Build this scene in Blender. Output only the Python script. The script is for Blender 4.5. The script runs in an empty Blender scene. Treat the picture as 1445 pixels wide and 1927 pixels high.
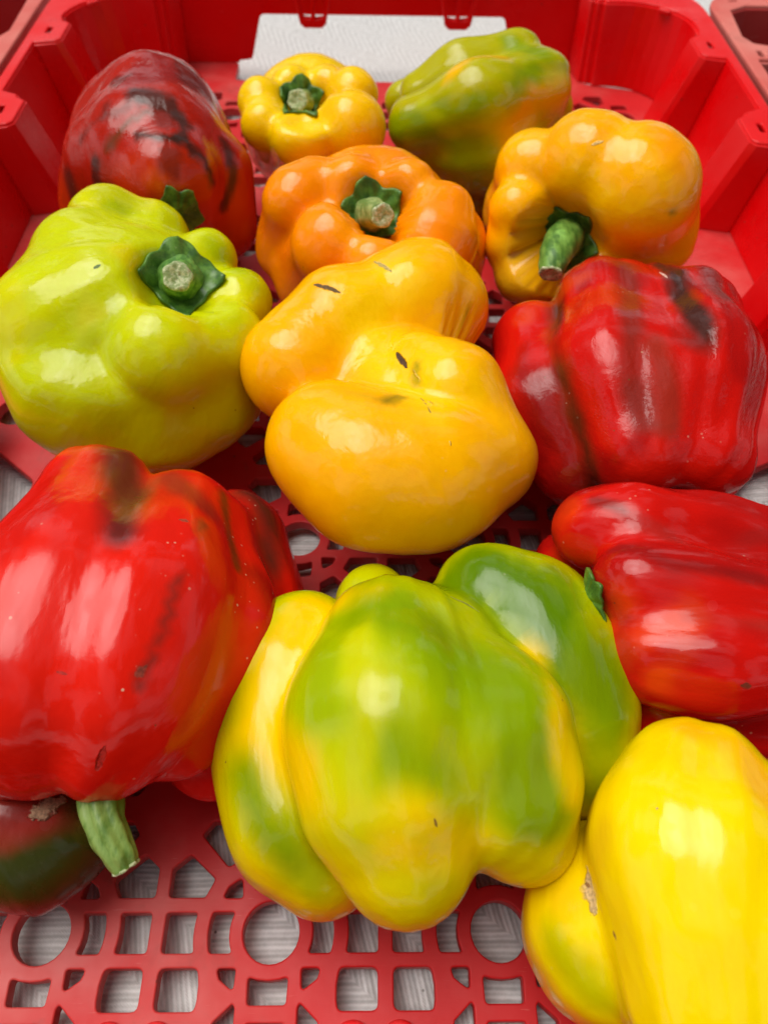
import bpy, bmesh, math, random
import numpy as np
from mathutils import Vector, Matrix

SC = bpy.context.scene
COL = SC.collection
RAD = math.radians
random.seed(4)

# ---------------------------------------------------------------- camera
CAM_H = 0.25
F_PX = 1450.0
PITCH, YAW, ROLL = RAD(37.24), RAD(1.56), RAD(1.41)
fwd = np.array([math.sin(YAW)*math.sin(PITCH), math.cos(YAW)*math.sin(PITCH), -math.cos(PITCH)])
rgt = np.array([math.cos(YAW), -math.sin(YAW), 0.0])
upv = np.cross(rgt, fwd)
cr, sr = math.cos(ROLL), math.sin(ROLL)
rgt, upv = cr*rgt + sr*upv, -sr*rgt + cr*upv
CAMP = np.array([0.0, 0.0, CAM_H])
cd = bpy.data.cameras.new('camera')
cam = bpy.data.objects.new('camera', cd)
COL.objects.link(cam)
cam.matrix_world = Matrix(((rgt[0], upv[0], -fwd[0], 0), (rgt[1], upv[1], -fwd[1], 0),
                           (rgt[2], upv[2], -fwd[2], CAM_H), (0, 0, 0, 1)))
cd.sensor_fit = 'HORIZONTAL'
cd.sensor_width = 36
cd.lens = 36*F_PX/1445.0
cd.clip_start = 0.005
cd.clip_end = 50
cd.dof.use_dof = True
cd.dof.focus_distance = 0.225
cd.dof.aperture_fstop = cd.lens*0.001/0.0016*1.0
cd.dof.aperture_fstop = 20.0
SC.camera = cam

# ---------------------------------------------------------------- world and sun
SUN_EL, SUN_AZ = RAD(68), RAD(-62)      # azimuth from +Y, negative = left
w = bpy.data.worlds.new('World')
SC.world = w
w.use_nodes = True
nt = w.node_tree
bg = nt.nodes['Background']
sky = nt.nodes.new('ShaderNodeTexSky')
sky.sky_type = 'NISHITA'
sky.sun_disc = False
sky.sun_elevation = SUN_EL
sky.sun_rotation = SUN_AZ
sky.air_density = 1.0
sky.dust_density = 3.0
hs = nt.nodes.new('ShaderNodeHueSaturation')
hs.inputs['Saturation'].default_value = 0.15
nt.links.new(sky.outputs[0], hs.inputs['Color'])
# broken cloud over the whole dome: brighter where the cloud is thin
tc = nt.nodes.new('ShaderNodeTexCoord')
cn = nt.nodes.new('ShaderNodeTexNoise')
cn.inputs['Scale'].default_value = 2.3
cn.inputs['Detail'].default_value = 5
cn.inputs['Roughness'].default_value = .5
cn.inputs['Distortion'].default_value = .4
nt.links.new(tc.outputs['Generated'], cn.inputs['Vector'])
cm = nt.nodes.new('ShaderNodeMapRange')
cm.interpolation_type = 'SMOOTHSTEP'
cm.inputs[1].default_value = .5
cm.inputs[2].default_value = .56
cm.inputs[3].default_value = .22
cm.inputs[4].default_value = 2.6
nt.links.new(cn.outputs['Fac'], cm.inputs[0])
vm = nt.nodes.new('ShaderNodeVectorMath')
vm.operation = 'SCALE'
nt.links.new(hs.outputs[0], vm.inputs[0])
nt.links.new(cm.outputs[0], vm.inputs['Scale'])
nt.links.new(vm.outputs[0], bg.inputs[0])
bg.inputs[1].default_value = 0.05
sd = bpy.data.lights.new('sun', 'SUN')
sd.energy = 2.3
sd.angle = RAD(47)
sd.color = (1, 0.96, 0.9)
so = bpy.data.objects.new('sun', sd)
COL.objects.link(so)
so.rotation_euler = Vector((math.sin(SUN_AZ)*math.cos(SUN_EL), math.cos(SUN_AZ)*math.cos(SUN_EL), math.sin(SUN_EL))).to_track_quat('Z', 'Y').to_euler()
so.location = (0, 0, 3)
SC.view_settings.view_transform = 'Standard'
SC.view_settings.look = 'None'
SC.view_settings.exposure = 0.4
SC.view_settings.gamma = 1.0

# ---------------------------------------------------------------- helpers
def ray(x, y):
    return fwd + rgt*(x-722.5)/F_PX - upv*(y-963.5)/F_PX

def at(x, y, z):
    """point of height z (mm) on the line of sight through photo pixel (x, y); returns point (m) and metres per pixel there"""
    d = ray(x, y)
    t = (z*0.001-CAM_H)/d[2]
    return CAMP+t*d, t/F_PX

def proj(P):
    d = P-CAMP
    z = d@fwd
    return 722.5+F_PX*(d@rgt)/z, 963.5-F_PX*(d@upv)/z, z

def tag(o, label=None, cat=None, group=None, kind=None):
    if label: o['label'] = label
    if cat: o['category'] = cat
    if group: o['group'] = group
    if kind: o['kind'] = kind
    return o

def link(o, parent=None):
    COL.objects.link(o)
    if parent is not None:
        o.parent = parent
    return o

def empty(name, loc=(0, 0, 0)):
    o = bpy.data.objects.new(name, None)
    o.location = loc
    o.empty_display_size = 0.02
    return link(o)

def mesh_obj(name, verts, faces, mat, parent=None, smooth=False, origin=(0, 0, 0)):
    me = bpy.data.meshes.new(name)
    v = np.asarray(verts, dtype=float)-np.array(origin)
    me.from_pydata(v.tolist(), [], [list(map(int, f)) for f in faces])
    me.update()
    if smooth:
        me.shade_smooth()
    me.materials.append(mat)
    o = bpy.data.objects.new(name, me)
    return link(o, parent)

# value noise in numpy
_rs = np.random.RandomState(7)
_perm = _rs.permutation(512)
_val = _rs.rand(512)*2-1
def vnoise(p):
    i = np.floor(p).astype(int)
    f = p-i
    f = f*f*f*(f*(f*6-15)+10)
    def h(a, b, c):
        return _val[_perm[(_perm[(_perm[a % 512]+b) % 512]+c) % 512]]
    x, y, z = i[:, 0], i[:, 1], i[:, 2]
    u, v, s = f[:, 0], f[:, 1], f[:, 2]
    l = lambda a, b, t: a+(b-a)*t
    return l(l(l(h(x, y, z), h(x+1, y, z), u), l(h(x, y+1, z), h(x+1, y+1, z), u), v),
             l(l(h(x, y, z+1), h(x+1, y, z+1), u), l(h(x, y+1, z+1), h(x+1, y+1, z+1), u), v), s)
def fbm(p, o=3):
    r = 0; a = 1; s = 0
    for k in range(o):
        r = r+a*vnoise(p*(2**k)+17.3*k); s += a; a *= .5
    return r/s

# ---------------------------------------------------------------- materials
def new_mat(name):
    m = bpy.data.materials.new(name)
    m.use_nodes = True
    return m, m.node_tree, m.node_tree.nodes['Principled BSDF']

class N:
    """small node-building helper"""
    def __init__(s, nt): s.nt = nt
    def put(s, sock, v):
        if isinstance(v, bpy.types.NodeSocket): s.nt.links.new(v, sock)
        elif v is not None: sock.default_value = v
    def math(s, op, a, b=None, c=None, clamp=False):
        n = s.nt.nodes.new('ShaderNodeMath'); n.operation = op; n.use_clamp = clamp
        for k, v in enumerate((a, b, c)):
            if v is not None: s.put(n.inputs[k], v)
        return n.outputs[0]
    def vmath(s, op, a, b=None, scale=None):
        n = s.nt.nodes.new('ShaderNodeVectorMath'); n.operation = op
        s.put(n.inputs[0], a)
        if b is not None: s.put(n.inputs[1], b)
        if scale is not None: s.put(n.inputs['Scale'], scale)
        return n.outputs['Value'] if op in ('DOT_PRODUCT', 'LENGTH', 'DISTANCE') else n.outputs[0]
    def noise(s, vec, scale, detail=2, rough=.5, dist=0):
        n = s.nt.nodes.new('ShaderNodeTexNoise')
        s.put(n.inputs['Vector'], vec); n.inputs['Scale'].default_value = scale
        n.inputs['Detail'].default_value = detail; n.inputs['Roughness'].default_value = rough
        n.inputs['Distortion'].default_value = dist
        return n.outputs['Fac'], n.outputs['Color']
    def voro(s, vec, scale, feature='F1', rnd=1):
        n = s.nt.nodes.new('ShaderNodeTexVoronoi'); n.feature = feature
        s.put(n.inputs['Vector'], vec); n.inputs['Scale'].default_value = scale
        n.inputs['Randomness'].default_value = rnd
        return n.outputs['Distance'], n.outputs['Color']
    def ramp(s, fac, a, b, lo=0.0, hi=1.0):
        n = s.nt.nodes.new('ShaderNodeMapRange'); n.interpolation_type = 'SMOOTHSTEP'
        s.put(n.inputs[0], fac); n.inputs[1].default_value = a; n.inputs[2].default_value = b
        n.inputs[3].default_value = lo; n.inputs[4].default_value = hi
        return n.outputs[0]
    def mix(s, fac, a, b, mode='MIX'):
        n = s.nt.nodes.new('ShaderNodeMix'); n.data_type = 'RGBA'; n.blend_type = mode
        s.put(n.inputs[0], fac); s.put(n.inputs[6], a); s.put(n.inputs[7], b)
        return n.outputs[2]
    def bump(s, h, strength, dist, normal=None):
        n = s.nt.nodes.new('ShaderNodeBump'); s.put(n.inputs['Height'], h)
        n.inputs['Strength'].default_value = strength; n.inputs['Distance'].default_value = dist
        if normal is not None: s.put(n.inputs['Normal'], normal)
        return n.outputs[0]
    def coord(s, kind='Object'):
        n = s.nt.nodes.new('ShaderNodeTexCoord')
        return n.outputs[kind]

def c4(c): return (c[0], c[1], c[2], 1)

def pepper_mat(name, marks=(), rough=.15, wrinkle=0.0, specks=.35, dirt=(.75, .6, .4), sss=.05):
    """waxy pepper skin; colour patches ride on the mesh attribute 'skin', scars are 3D strokes.
    marks: list of (A, B, radius m, colour, soft, roughness, depth)"""
    m, nt, b = new_mat(name)
    n = N(nt)
    a = nt.nodes.new('ShaderNodeAttribute'); a.attribute_name = 'skin'
    col = a.outputs['Color']
    P = n.coord()
    fa = nt.nodes.new('ShaderNodeAttribute'); fa.attribute_name = 'grain'
    G = fa.outputs['Vector']
    f1, _ = n.noise(G, 75, 4, .6)
    col = n.mix(n.ramp(f1, .35, .7, 0, .22), col, n.mix(1, col, (.93, .72, .9, 1), 'MULTIPLY'))
    f2, _ = n.noise(G, 380, 3, .6)
    col = n.mix(n.ramp(f2, .4, .75, 0, .16), col, n.mix(1, col, (1, .82, .9, 1), 'MULTIPLY'))
    # pale pin-point lenticels and dust, clustered
    vd, vc = n.voro(P, 420)
    cl, _ = n.noise(G, 60, 2)
    sp = n.math('MULTIPLY', n.ramp(vd, .12, .2, 1, 0), n.ramp(cl, .58, .72, 0, specks))
    rs = n.nt.nodes.new('ShaderNodeSeparateColor'); n.put(rs.inputs[0], vc)
    sp = n.math('MULTIPLY', sp, n.ramp(rs.outputs[0], .55, .6, 0, 1))
    col = n.mix(sp, col, c4(dirt))
    # dark flecks
    vd2, vc2 = n.voro(P, 150)
    rs2 = n.nt.nodes.new('ShaderNodeSeparateColor'); n.put(rs2.inputs[0], vc2)
    fl = n.math('MULTIPLY', n.ramp(vd2, .03, .06, .7, 0), n.ramp(rs2.outputs[1], .86, .88, 0, 1))
    col = n.mix(fl, col, (.16, .07, .02, 1))
    # dried water spots: only the gloss changes
    vd3, vc3 = n.voro(P, 190)
    rs3 = n.nt.nodes.new('ShaderNodeSeparateColor'); n.put(rs3.inputs[0], vc3)
    dr = n.math('MULTIPLY', n.ramp(vd3, .25, .33, 1, 0), n.ramp(rs3.outputs[2], .84, .87, 0, 1))
    dr = n.math('MULTIPLY', dr, n.ramp(n.noise(P, 24, 1)[0], .52, .6, 0, 1))
    rg = n.math('ADD', n.ramp(n.noise(G, 80, 4, .65)[0], .3, .75, rough-.06, rough+.1), n.math('MULTIPLY', dr, .2))
    # relief
    h1, _ = n.noise(G, 85, 3, .55)
    h2, _ = n.noise(G, 260, 3, .6)
    h3, _ = n.noise(P, 1500, 1, .5)
    nr = n.bump(h1, .3, .002)
    nr = n.bump(h2, .16, .0003, nr)
    nr = n.bump(h3, .2, .00008, nr)
    if wrinkle > 0:
        st = n.nt.nodes.new('ShaderNodeMapping'); n.put(st.inputs[0], P)
        st.inputs['Scale'].default_value = (1, 1, 2.2)
        hw, _ = n.noise(st.outputs[0], 130, 4, .65, 1.2)
        nr = n.bump(hw, wrinkle, .0016, nr)
    for (A, B, r, c, soft, mr, dep) in marks:
        A = Vector(A); B = Vector(B)
        ba = B-A; L2 = max(ba.length_squared, 1e-12)
        wv = n.vmath('SCALE', n.vmath('SUBTRACT', n.noise(P, 500, 2)[1], (.5, .5, .5)), scale=r*1.1)
        pa = n.vmath('SUBTRACT', n.vmath('ADD', P, wv), tuple(A))
        h = n.math('DIVIDE', n.vmath('DOT_PRODUCT', pa, tuple(ba)), L2, clamp=True)
        pr = n.vmath('SUBTRACT', pa, n.vmath('SCALE', tuple(ba), scale=h))
        d = n.vmath('LENGTH', pr)
        # taper towards both ends
        tp = n.math('ADD', n.math('MULTIPLY', n.math('MULTIPLY', h, n.math('SUBTRACT', 1, h)), 2.4), .4)
        mk = n.ramp(n.math('DIVIDE', d, n.math('MULTIPLY', tp, r)), 1-soft, 1, 1, 0)
        tex, _ = n.noise(P, 1400, 2)
        cc = n.mix(n.ramp(tex, .35, .7), c4(c), c4([k*.55 for k in c]))
        col = n.mix(mk, col, cc)
        rg = n.math('ADD', n.math('MULTIPLY', rg, n.math('SUBTRACT', 1, mk)), n.math('MULTIPLY', mk, mr))
        if dep:
            nr = n.bump(n.math('MULTIPLY', mk, -1 if dep > 0 else 1), .8, abs(dep), nr)
    n.put(b.inputs['Base Color'], col)
    n.put(b.inputs['Roughness'], rg)
    n.put(b.inputs['Normal'], nr)
    b.inputs['IOR'].default_value = 1.45
    b.inputs['Specular IOR Level'].default_value = .37
    b.inputs['Subsurface Weight'].default_value = sss
    b.inputs['Subsurface Radius'].default_value = (.004, .0022, .0008)
    b.inputs['Subsurface Scale'].default_value = 1.0
    return m

def plastic(name, base, rough=.36, fade=(.75, .22, .22), famt=.35, dirt=.5):
    m, nt, b = new_mat(name)
    n = N(nt)
    P = n.coord()
    f, _ = n.noise(P, 9, 5, .65)
    col = n.mix(n.ramp(f, .42, .75, 0, famt), c4(base), c4(fade))
    f2, _ = n.noise(P, 30, 6, .7, .6)
    col = n.mix(n.ramp(f2, .56, .78, 0, dirt), col, (.13, .055, .04, 1))
    # short scratches
    mp = n.nt.nodes.new('ShaderNodeMapping'); n.put(mp.inputs[0], P)
    mp.inputs['Rotation'].default_value = (.4, .3, .7); mp.inputs['Scale'].default_value = (1, 9, 3)
    s, _ = n.noise(mp.outputs[0], 90, 3, .7)
    col = n.mix(n.ramp(s, .66, .74, 0, .35), col, c4(fade))
    # dusty bloom and rubbed, paler edges
    gm = nt.nodes.new('ShaderNodeNewGeometry')
    ed = n.math('MULTIPLY', n.ramp(gm.outputs['Pointiness'], .52, .62), n.ramp(f2, .35, .6, .15, .8))
    col = n.mix(ed, col, c4([min(1, k*1.05+.1) for k in base]))
    vd, vc = n.voro(P, 170)
    rr = nt.nodes.new('ShaderNodeSeparateColor'); n.put(rr.inputs[0], vc)
    col = n.mix(n.math('MULTIPLY', n.ramp(vd, .05, .12, .7, 0), n.ramp(rr.outputs[0], .86, .9)), col, (.09, .05, .035, 1))
    n.put(b.inputs['Base Color'], col)
    g, _ = n.noise(P, 25, 5, .7)
    n.put(b.inputs['Roughness'], n.ramp(g, .3, .75, rough-.08, rough+.18))
    h, _ = n.noise(P, 600, 2)
    h2, _ = n.noise(P, 20, 2)
    n.put(b.inputs['Normal'], n.bump(s, .15, .0003, n.bump(h, .25, .00012, n.bump(h2, .3, .0015))))
    b.inputs['Specular IOR Level'].default_value = .22
    return m

M_RED = plastic('red_plastic', (.70, .0, .0015), .32, (.8, .09, .09), .10, .14)
M_FLOOR = plastic('scuffed_red_plastic', (.52, .016, .018), .42, (.62, .17, .15), .6, .6)
M_FADE = plastic('faded_red_plastic', (.58, .105, .085), .6, (.72, .33, .27), .5, .4)
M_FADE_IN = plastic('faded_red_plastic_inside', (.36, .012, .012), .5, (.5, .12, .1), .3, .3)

def cloth_mat():
    m, nt, b = new_mat('woven_cloth')
    n = N(nt)
    P = n.coord()
    rot = n.nt.nodes.new('ShaderNodeMapping'); n.put(rot.inputs[0], P)
    rot.inputs['Rotation'].default_value = (0, 0, RAD(-52))
    s = n.nt.nodes.new('ShaderNodeSeparateXYZ'); n.put(s.inputs[0], rot.outputs[0])
    wob, _ = n.noise(P, 40, 2)
    x = n.math('ADD', s.outputs[0], n.math('MULTIPLY', wob, .002))
    tri = n.math('PINGPONG', x, .019)
    v = n.math('ADD', s.outputs[1], n.math('MULTIPLY', tri, 1.25))
    yarn = n.math('SINE', n.math('MULTIPLY', v, 2*math.pi/.0024))
    thread = n.math('SINE', n.math('MULTIPLY', x, 2*math.pi/.0006))
    slub, _ = n.noise(rot.outputs[0], 260, 4, .7)
    band = n.math('SINE', n.math('MULTIPLY', v, 2*math.pi/.0063))
    k = n.math('ADD', n.math('MULTIPLY', yarn, .35), n.math('ADD', n.math('MULTIPLY', slub, 1.6), n.math('MULTIPLY', band, .35)))
    col = n.mix(n.ramp(k, -.4, 2.0), (.40, .395, .385, 1), (.78, .78, .775, 1))
    big, _ = n.noise(P, 12, 3)
    col = n.mix(n.ramp(big, .4, .7, 0, .18), col, (.6, .57, .52, 1))
    # crumbs and specks of soil
    vd, vc = n.voro(P, 260)
    r = n.nt.nodes.new('ShaderNodeSeparateColor'); n.put(r.inputs[0], vc)
    col = n.mix(n.math('MULTIPLY', n.ramp(vd, .1, .2, .8, 0), n.ramp(r.outputs[0], .95, .96)), col, (.08, .06, .05, 1))
    n.put(b.inputs['Base Color'], col)
    b.inputs['Roughness'].default_value = .9
    b.inputs['Specular IOR Level'].default_value = .1
    hh = n.math('ADD', n.math('MULTIPLY', yarn, .5), n.math('MULTIPLY', thread, .15))
    n.put(b.inputs['Normal'], n.bump(hh, .5, .0005, n.bump(big, .5, .004)))
    return m

def calyx_mat():
    m, nt, b = new_mat('calyx_green')
    n = N(nt)
    P = n.coord()
    f, _ = n.noise(P, 160, 4, .65)
    g, _ = n.noise(P, 600, 3, .7)
    col = n.mix(n.ramp(f, .35, .65), (.03, .10, .010, 1), (.11, .25, .025, 1))
    col = n.mix(n.ramp(g, .62, .74, 0, .55), col, (.3, .4, .14, 1))
    n.put(b.inputs['Base Color'], col)
    b.inputs['Roughness'].default_value = .42
    n.put(b.inputs['Normal'], n.bump(f, .4, .0008, n.bump(g, .4, .0003)))
    b.inputs['Subsurface Weight'].default_value = .05
    b.inputs['Subsurface Radius'].default_value = (.001, .002, .0005)
    return m

def stem_mat(name, dark, light):
    m, nt, b = new_mat(name)
    n = N(nt)
    P = n.coord()
    mp = n.nt.nodes.new('ShaderNodeMapping'); n.put(mp.inputs[0], P)
    mp.inputs['Scale'].default_value = (1, .35, .6)
    f, _ = n.noise(mp.outputs[0], 330, 4, .6)
    g, _ = n.noise(P, 130, 3, .6)
    col = n.mix(n.ramp(f, .38, .62), c4(dark), c4(light))
    col = n.mix(n.ramp(g, .55, .72, 0, .7), col, c4([min(1, k*1.5+.03) for k in light]))
    n.put(b.inputs['Base Color'], col)
    b.inputs['Roughness'].default_value = .5
    n.put(b.inputs['Normal'], n.bump(f, .6, .0006))
    b.inputs['Subsurface Weight'].default_value = .08
    b.inputs['Subsurface Radius'].default_value = (.001, .002, .0005)
    return m

def cut_mat():
    m, nt, b = new_mat('cut_stem_end')
    n = N(nt)
    P = n.coord()
    f, _ = n.noise(P, 700, 4, .7)
    g, _ = n.noise(P, 260, 3, .6)
    col = n.mix(n.ramp(f, .4, .65), (.28, .36, .14, 1), (.66, .68, .42, 1))
    col = n.mix(n.ramp(g, .58, .7, 0, .7), col, (.3, .2, .1, 1))
    n.put(b.inputs['Base Color'], col)
    b.inputs['Roughness'].default_value = .75
    n.put(b.inputs['Normal'], n.bump(f, .8, .0008))
    return m

M_CALYX = calyx_mat()
M_STEM = stem_mat('stem_green', (.05, .16, .015), (.16, .34, .05))
M_STEM_PALE = stem_mat('stem_pale_green', (.12, .2, .035), (.3, .38, .12))
M_STEM_FRESH = stem_mat('stem_light_green', (.09, .18, .02), (.22, .33, .07))
M_CUT = cut_mat()

# ---------------------------------------------------------------- the cloth under the crate
CLOTH_Z = -.009
def build_cloth():
    n = 150
    xs = np.linspace(-1.6, 1.6, n); ys = np.linspace(-1.2, 2.4, n)
    X, Y = np.meshgrid(xs, ys)
    p = np.stack([X.ravel(), Y.ravel(), 0*X.ravel()], 1)
    z = CLOTH_Z-.002+.0025*fbm(p*7, 3)
    # soft fold running behind the crate
    z += .004*np.exp(-((p[:, 1]-.72-.25*p[:, 0])/.02)**2)
    p[:, 2] = np.where((abs(p[:, 0]-.005) < .24) & (p[:, 1] < .63), np.minimum(z, CLOTH_Z), z)
    f = [(j*n+i, j*n+i+1, (j+1)*n+i+1, (j+1)*n+i) for j in range(n-1) for i in range(n-1)]
    o = mesh_obj('tablecloth', p, f, cloth_mat(), smooth=True)
    tag(o, 'off-white cloth woven in a zigzag pattern spread under the crates', 'tablecloth')
    o['kind'] = 'structure'
build_cloth()

# ---------------------------------------------------------------- crate
def rounded(poly, r, seg=5):
    """round every corner of a polygon; r may be a list"""
    out = []
    n = len(poly)
    for i in range(n):
        p = Vector(poly[i]); a = Vector(poly[i-1]); b = Vector(poly[(i+1) % n])
        rr = r[i] if isinstance(r, (list, tuple)) else r
        u = (a-p); v = (b-p)
        lu, lv = u.length, v.length
        if rr <= 0 or lu < 1e-9 or lv < 1e-9:
            out.append(tuple(p)); continue
        u /= lu; v /= lv
        ang = u.angle(v) if u.length and v.length else math.pi
        if ang > math.pi-.05:
            out.append(tuple(p)); continue
        d = min(rr/math.tan(ang/2), lu*.48, lv*.48)
        A = p+u*d; B = p+v*d
        for k in range(seg+1):
            t = k/seg
            out.append(tuple((1-t)**2*A+2*t*(1-t)*p+t*t*B))
    return out

def sheet(name, outer, holes, z0, z1, mat, parent, bevel=.0007, xform=None):
    """flat sheet with holes, outline in plan (mm), from z0 to z1 (mm)"""
    cu = bpy.data.curves.new(name, 'CURVE')
    cu.dimensions = '2D'
    cu.fill_mode = 'BOTH'
    for poly in [outer]+holes:
        s = cu.splines.new('POLY')
        s.points.add(len(poly)-1)
        for k, (x, y) in enumerate(poly):
            s.points[k].co = (x*.001, y*.001, 0, 1)
        s.use_cyclic_u = True
    th = (z1-z0)*.001
    cu.bevel_depth = bevel
    cu.bevel_resolution = 2
    cu.extrude = max(th/2-bevel, .0001)
    cu.offset = -bevel
    tmp = bpy.data.objects.new('tmp', cu)
    me = bpy.data.meshes.new_from_object(tmp)
    bpy.data.objects.remove(tmp)
    bpy.data.curves.remove(cu)
    M = Matrix.Translation((0, 0, (z0+z1)*.0005))
    if xform is not None:
        M = xform @ M
    me.transform(M)
    me.name = name
    me.materials.clear()
    me.materials.append(mat)
    o = bpy.data.objects.new(name, me)
    return link(o, parent)

def loft(name, rows, mat, parent, closed=False, smooth=False, thick=0, bevel=0):
    """rows of equally many points (mm) joined by quads, then given thickness"""
    n = len(rows[0])
    v = [tuple(c*.001 for c in p) for r in rows for p in r]
    f = []
    for j in range(len(rows)-1):
        for i in range(n if closed else n-1):
            i2 = (i+1) % n
            f.append((j*n+i, j*n+i2, (j+1)*n+i2, (j+1)*n+i))
    o = mesh_obj(name, v, f, mat, parent, smooth)
    if thick:
        md = o.modifiers.new('thickness', 'SOLIDIFY')
        md.thickness = thick*.001
        md.offset = 0
    if bevel:
        mb = o.modifiers.new('edge', 'BEVEL')
        mb.width = bevel*.001
        mb.segments = 2
        mb.limit_method = 'ANGLE'
        mb.angle_limit = RAD(25)
    return o

HR = 50.0           # rim height above the crate floor, mm
CX, CY = (-94.0, -28.5, 37.2), 38.0
PX, PY = 65.6, 69.4

def lattice_holes(x0, x1, y0, y1):
    """the hole pattern of the crate floor: circles, slots, squares and radiating five-sided holes"""
    H = []
    def circ(cx, cy, r, n=28):
        return [(cx+r*math.cos(2*math.pi*k/n), cy+r*math.sin(2*math.pi*k/n)) for k in range(n)]
    def add(p, r=1.2):
        p = [(a, b) for a, b in p]
        if all(x0 < a < x1 and y0 < b < y1 for a, b in p):
            H.append(rounded(p, r, 3))
    i0, i1 = -3, 5
    for i in range(i0, i1):
        cx = CX[0]+PX*i
        hx = cx+PX/2
        for j in range(-1, 9):
            cy = CY+PY*j
            hy = cy+PY/2
            c = circ(cx, cy, 8.1)
            if all(x0 < a < x1 and y0 < b < y1 for a, b in c): H.append(c)
            for s in (-1, 1):
                # slots beside the circle, both sides curved around it
                A = lambda r, a: (cx+s*r*math.cos(RAD(a)), cy+r*math.sin(RAD(a)))
                add([A(12.1, a) for a in (-26, -16, -6, 6, 16, 26)]+[A(18, a) for a in (17, 10, 3, -3, -10, -17)], 1.0)
                # squares between two circles of a row
                B = lambda a: (cx+s*22.3*math.cos(RAD(a)), cy+22.3*math.sin(RAD(a)))
                add([B(-13.5), B(-8), B(-3), B(3), B(8), B(13.5), (hx-(2.1 if s > 0 else -2.1), cy+5.2), (hx-(2.1 if s > 0 else -2.1), cy-5.2)] if s > 0 else
                    [(cx-PX/2+2.1, cy-5.2), (cx-PX/2+2.1, cy+5.2)]+[B(13.5), B(8), B(3), B(-3), B(-8), B(-13.5)], 1.1)
                for sy in (-1, 1):
                    base = (j == -1 and sy == 1) or (j == 0 and sy == -1)
                    if base: continue
                    Y = lambda v: cy+sy*v
                    o = s*sy
                    # small three-sided holes at the diagonals
                    add([(cx+s*9, Y(9)), (cx+s*14.9, Y(9)), (cx+s*13.4, Y(12)), (cx+s*9.7, Y(14.6))][::o], .9)
                    # two kinds of five-sided holes around the solid hub
                    add([(hx-s*2, Y(9.2)), (hx-s*12.6, Y(9.2)), (hx-s*15.1, Y(14.2)), (hx-s*6.8, Y(21.2)), (hx-s*2, Y(17.2))][::-o])
                    add([(hx-s*9.6, Y(26.7)), (hx-s*18.7, Y(17.5)), (hx-s*23.8, Y(20.8)), (hx-s*23.2, Y(30.8)), (hx-s*12.5, Y(30.8))][::-o])
            for sy in (-1, 1):
                if (j == -1 and sy == 1) or (j == 0 and sy == -1): continue
                Y = lambda v: cy+sy*v
                add([(cx+12.3*math.sin(RAD(a)), Y(12.3*math.cos(RAD(a)))) for a in (-27, -16, -6, 6, 16, 27)]+[(cx+18*math.sin(RAD(a)), Y(18*math.cos(RAD(a)))) for a in (17, 9, 0, -9, -17)], 1.0)
        # the different band nearest the viewer
        for s in (-1, 1):
            add([(hx+s*2.2, 18.8), (hx+s*13.2, 18.8), (hx+s*13.6, 21.5), (hx+s*13.6, 25), (hx+s*12.9, 29.1), (hx+s*2.2, 29.1)][::s], 1.8)
            add([(cx+s*9.2, 29), (cx+s*14.6, 29), (cx+s*13.6, 26.4), (cx+s*9.4, 23.4)][::-s], .9)
            add([(cx+s*8.6, 8), (cx+s*14.2, 8), (cx+s*14.2, 16.2), (cx+s*9.2, 20.6), (cx+s*8.6, 19.5)][::s], .9)
            add([(hx+s*3, 6), (hx+s*9, 3), (hx+s*9, -5), (hx+s*3, -7)][::-s], 1)
        add([(cx-5.3, 20.2), (cx+5.3, 20.2), (cx+5.6, 26.9), (cx+3.2, 26.2), (cx, 25.9), (cx-3.2, 26.2), (cx-5.6, 26.9)], 1)
        add([(cx-5.6, 6), (cx+5.6, 6), (cx+5.3, 16), (cx-5.3, 16)], 1)
    return H

# plan of the inside of the wall at the floor and at the rim, right half then left half
def side_cols(side):
    return ([516, 413, 310, 20] if side > 0 else [526, 424, 318, 20])

def wall_rows(side):
    """inner wall line (bottom, top) of one side, from front to back"""
    wb, wt, ib, it = (204, 213.5, 183, 199) if side > 0 else (-194, -204, -174, -189)
    b, t = [], []
    def put(xb, yb, xt, yt):
        b.append((xb, yb, 0)); t.append((xt, yt, HR-1.5))
    s = 1 if side > 0 else -1
    put(wb, -6, wt, -9)
    for yc in side_cols(side)[::-1]:
        put(wb, yc-21, wt, yc-20)
        put(wb-s*2, yc-21.5, wt-s*1.5, yc-20.5)
        put(ib+s*2.5, yc-17.5, it+s*2.5, yc-18)
        put(ib, yc-15, it, yc-15)
        put(ib, yc+7, it, yc+8)
        put(ib+s*3, yc+9.5, it+s*3, yc+10.5)
        put(ib+s*5, yc+9.5, it+s*5, yc+11)
        put(ib+s*6.5, yc+13, it+s*6, yc+15)
        if yc < 500:
            put(wb, yc+18, wt, yc+19)
    return b, t

def corner_rows(side):
    s = 1 if side > 0 else -1
    b, t = [], []
    if side > 0:
        bx, tx = 199, 206
    else:
        bx, tx = -189, -196
    y0b, y0t = (529, 533) if side > 0 else (539, 543)
    R = 36
    b.append((bx-s*1, y0b, 0)); t.append((tx-s*1, y0t, HR-1.5))
    b.append((bx, y0b+3, 0)); t.append((tx, y0t+3, HR-1.5))
    for k in range(0, 9):
        a = k/8*math.pi/2
        b.append((bx-s*R*(1-math.cos(a)), 571-R+R*math.sin(a)+.0, 0))
        t.append((tx-s*(R+2)*(1-math.cos(a)), 580-(R+2)+(R+2)*math.sin(a), HR-1.5))
    xe = 152 if side > 0 else -142
    for dx, dy in ((4, 0), (3, 3), (-1, 3), (-2, 6), (-5, 6), (-8, 29)):
        b.append((xe+s*dx, 571+dy, 0)); t.append((xe+s*dx, 580+dy*.8, HR-1.5))
    return b, t

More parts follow.
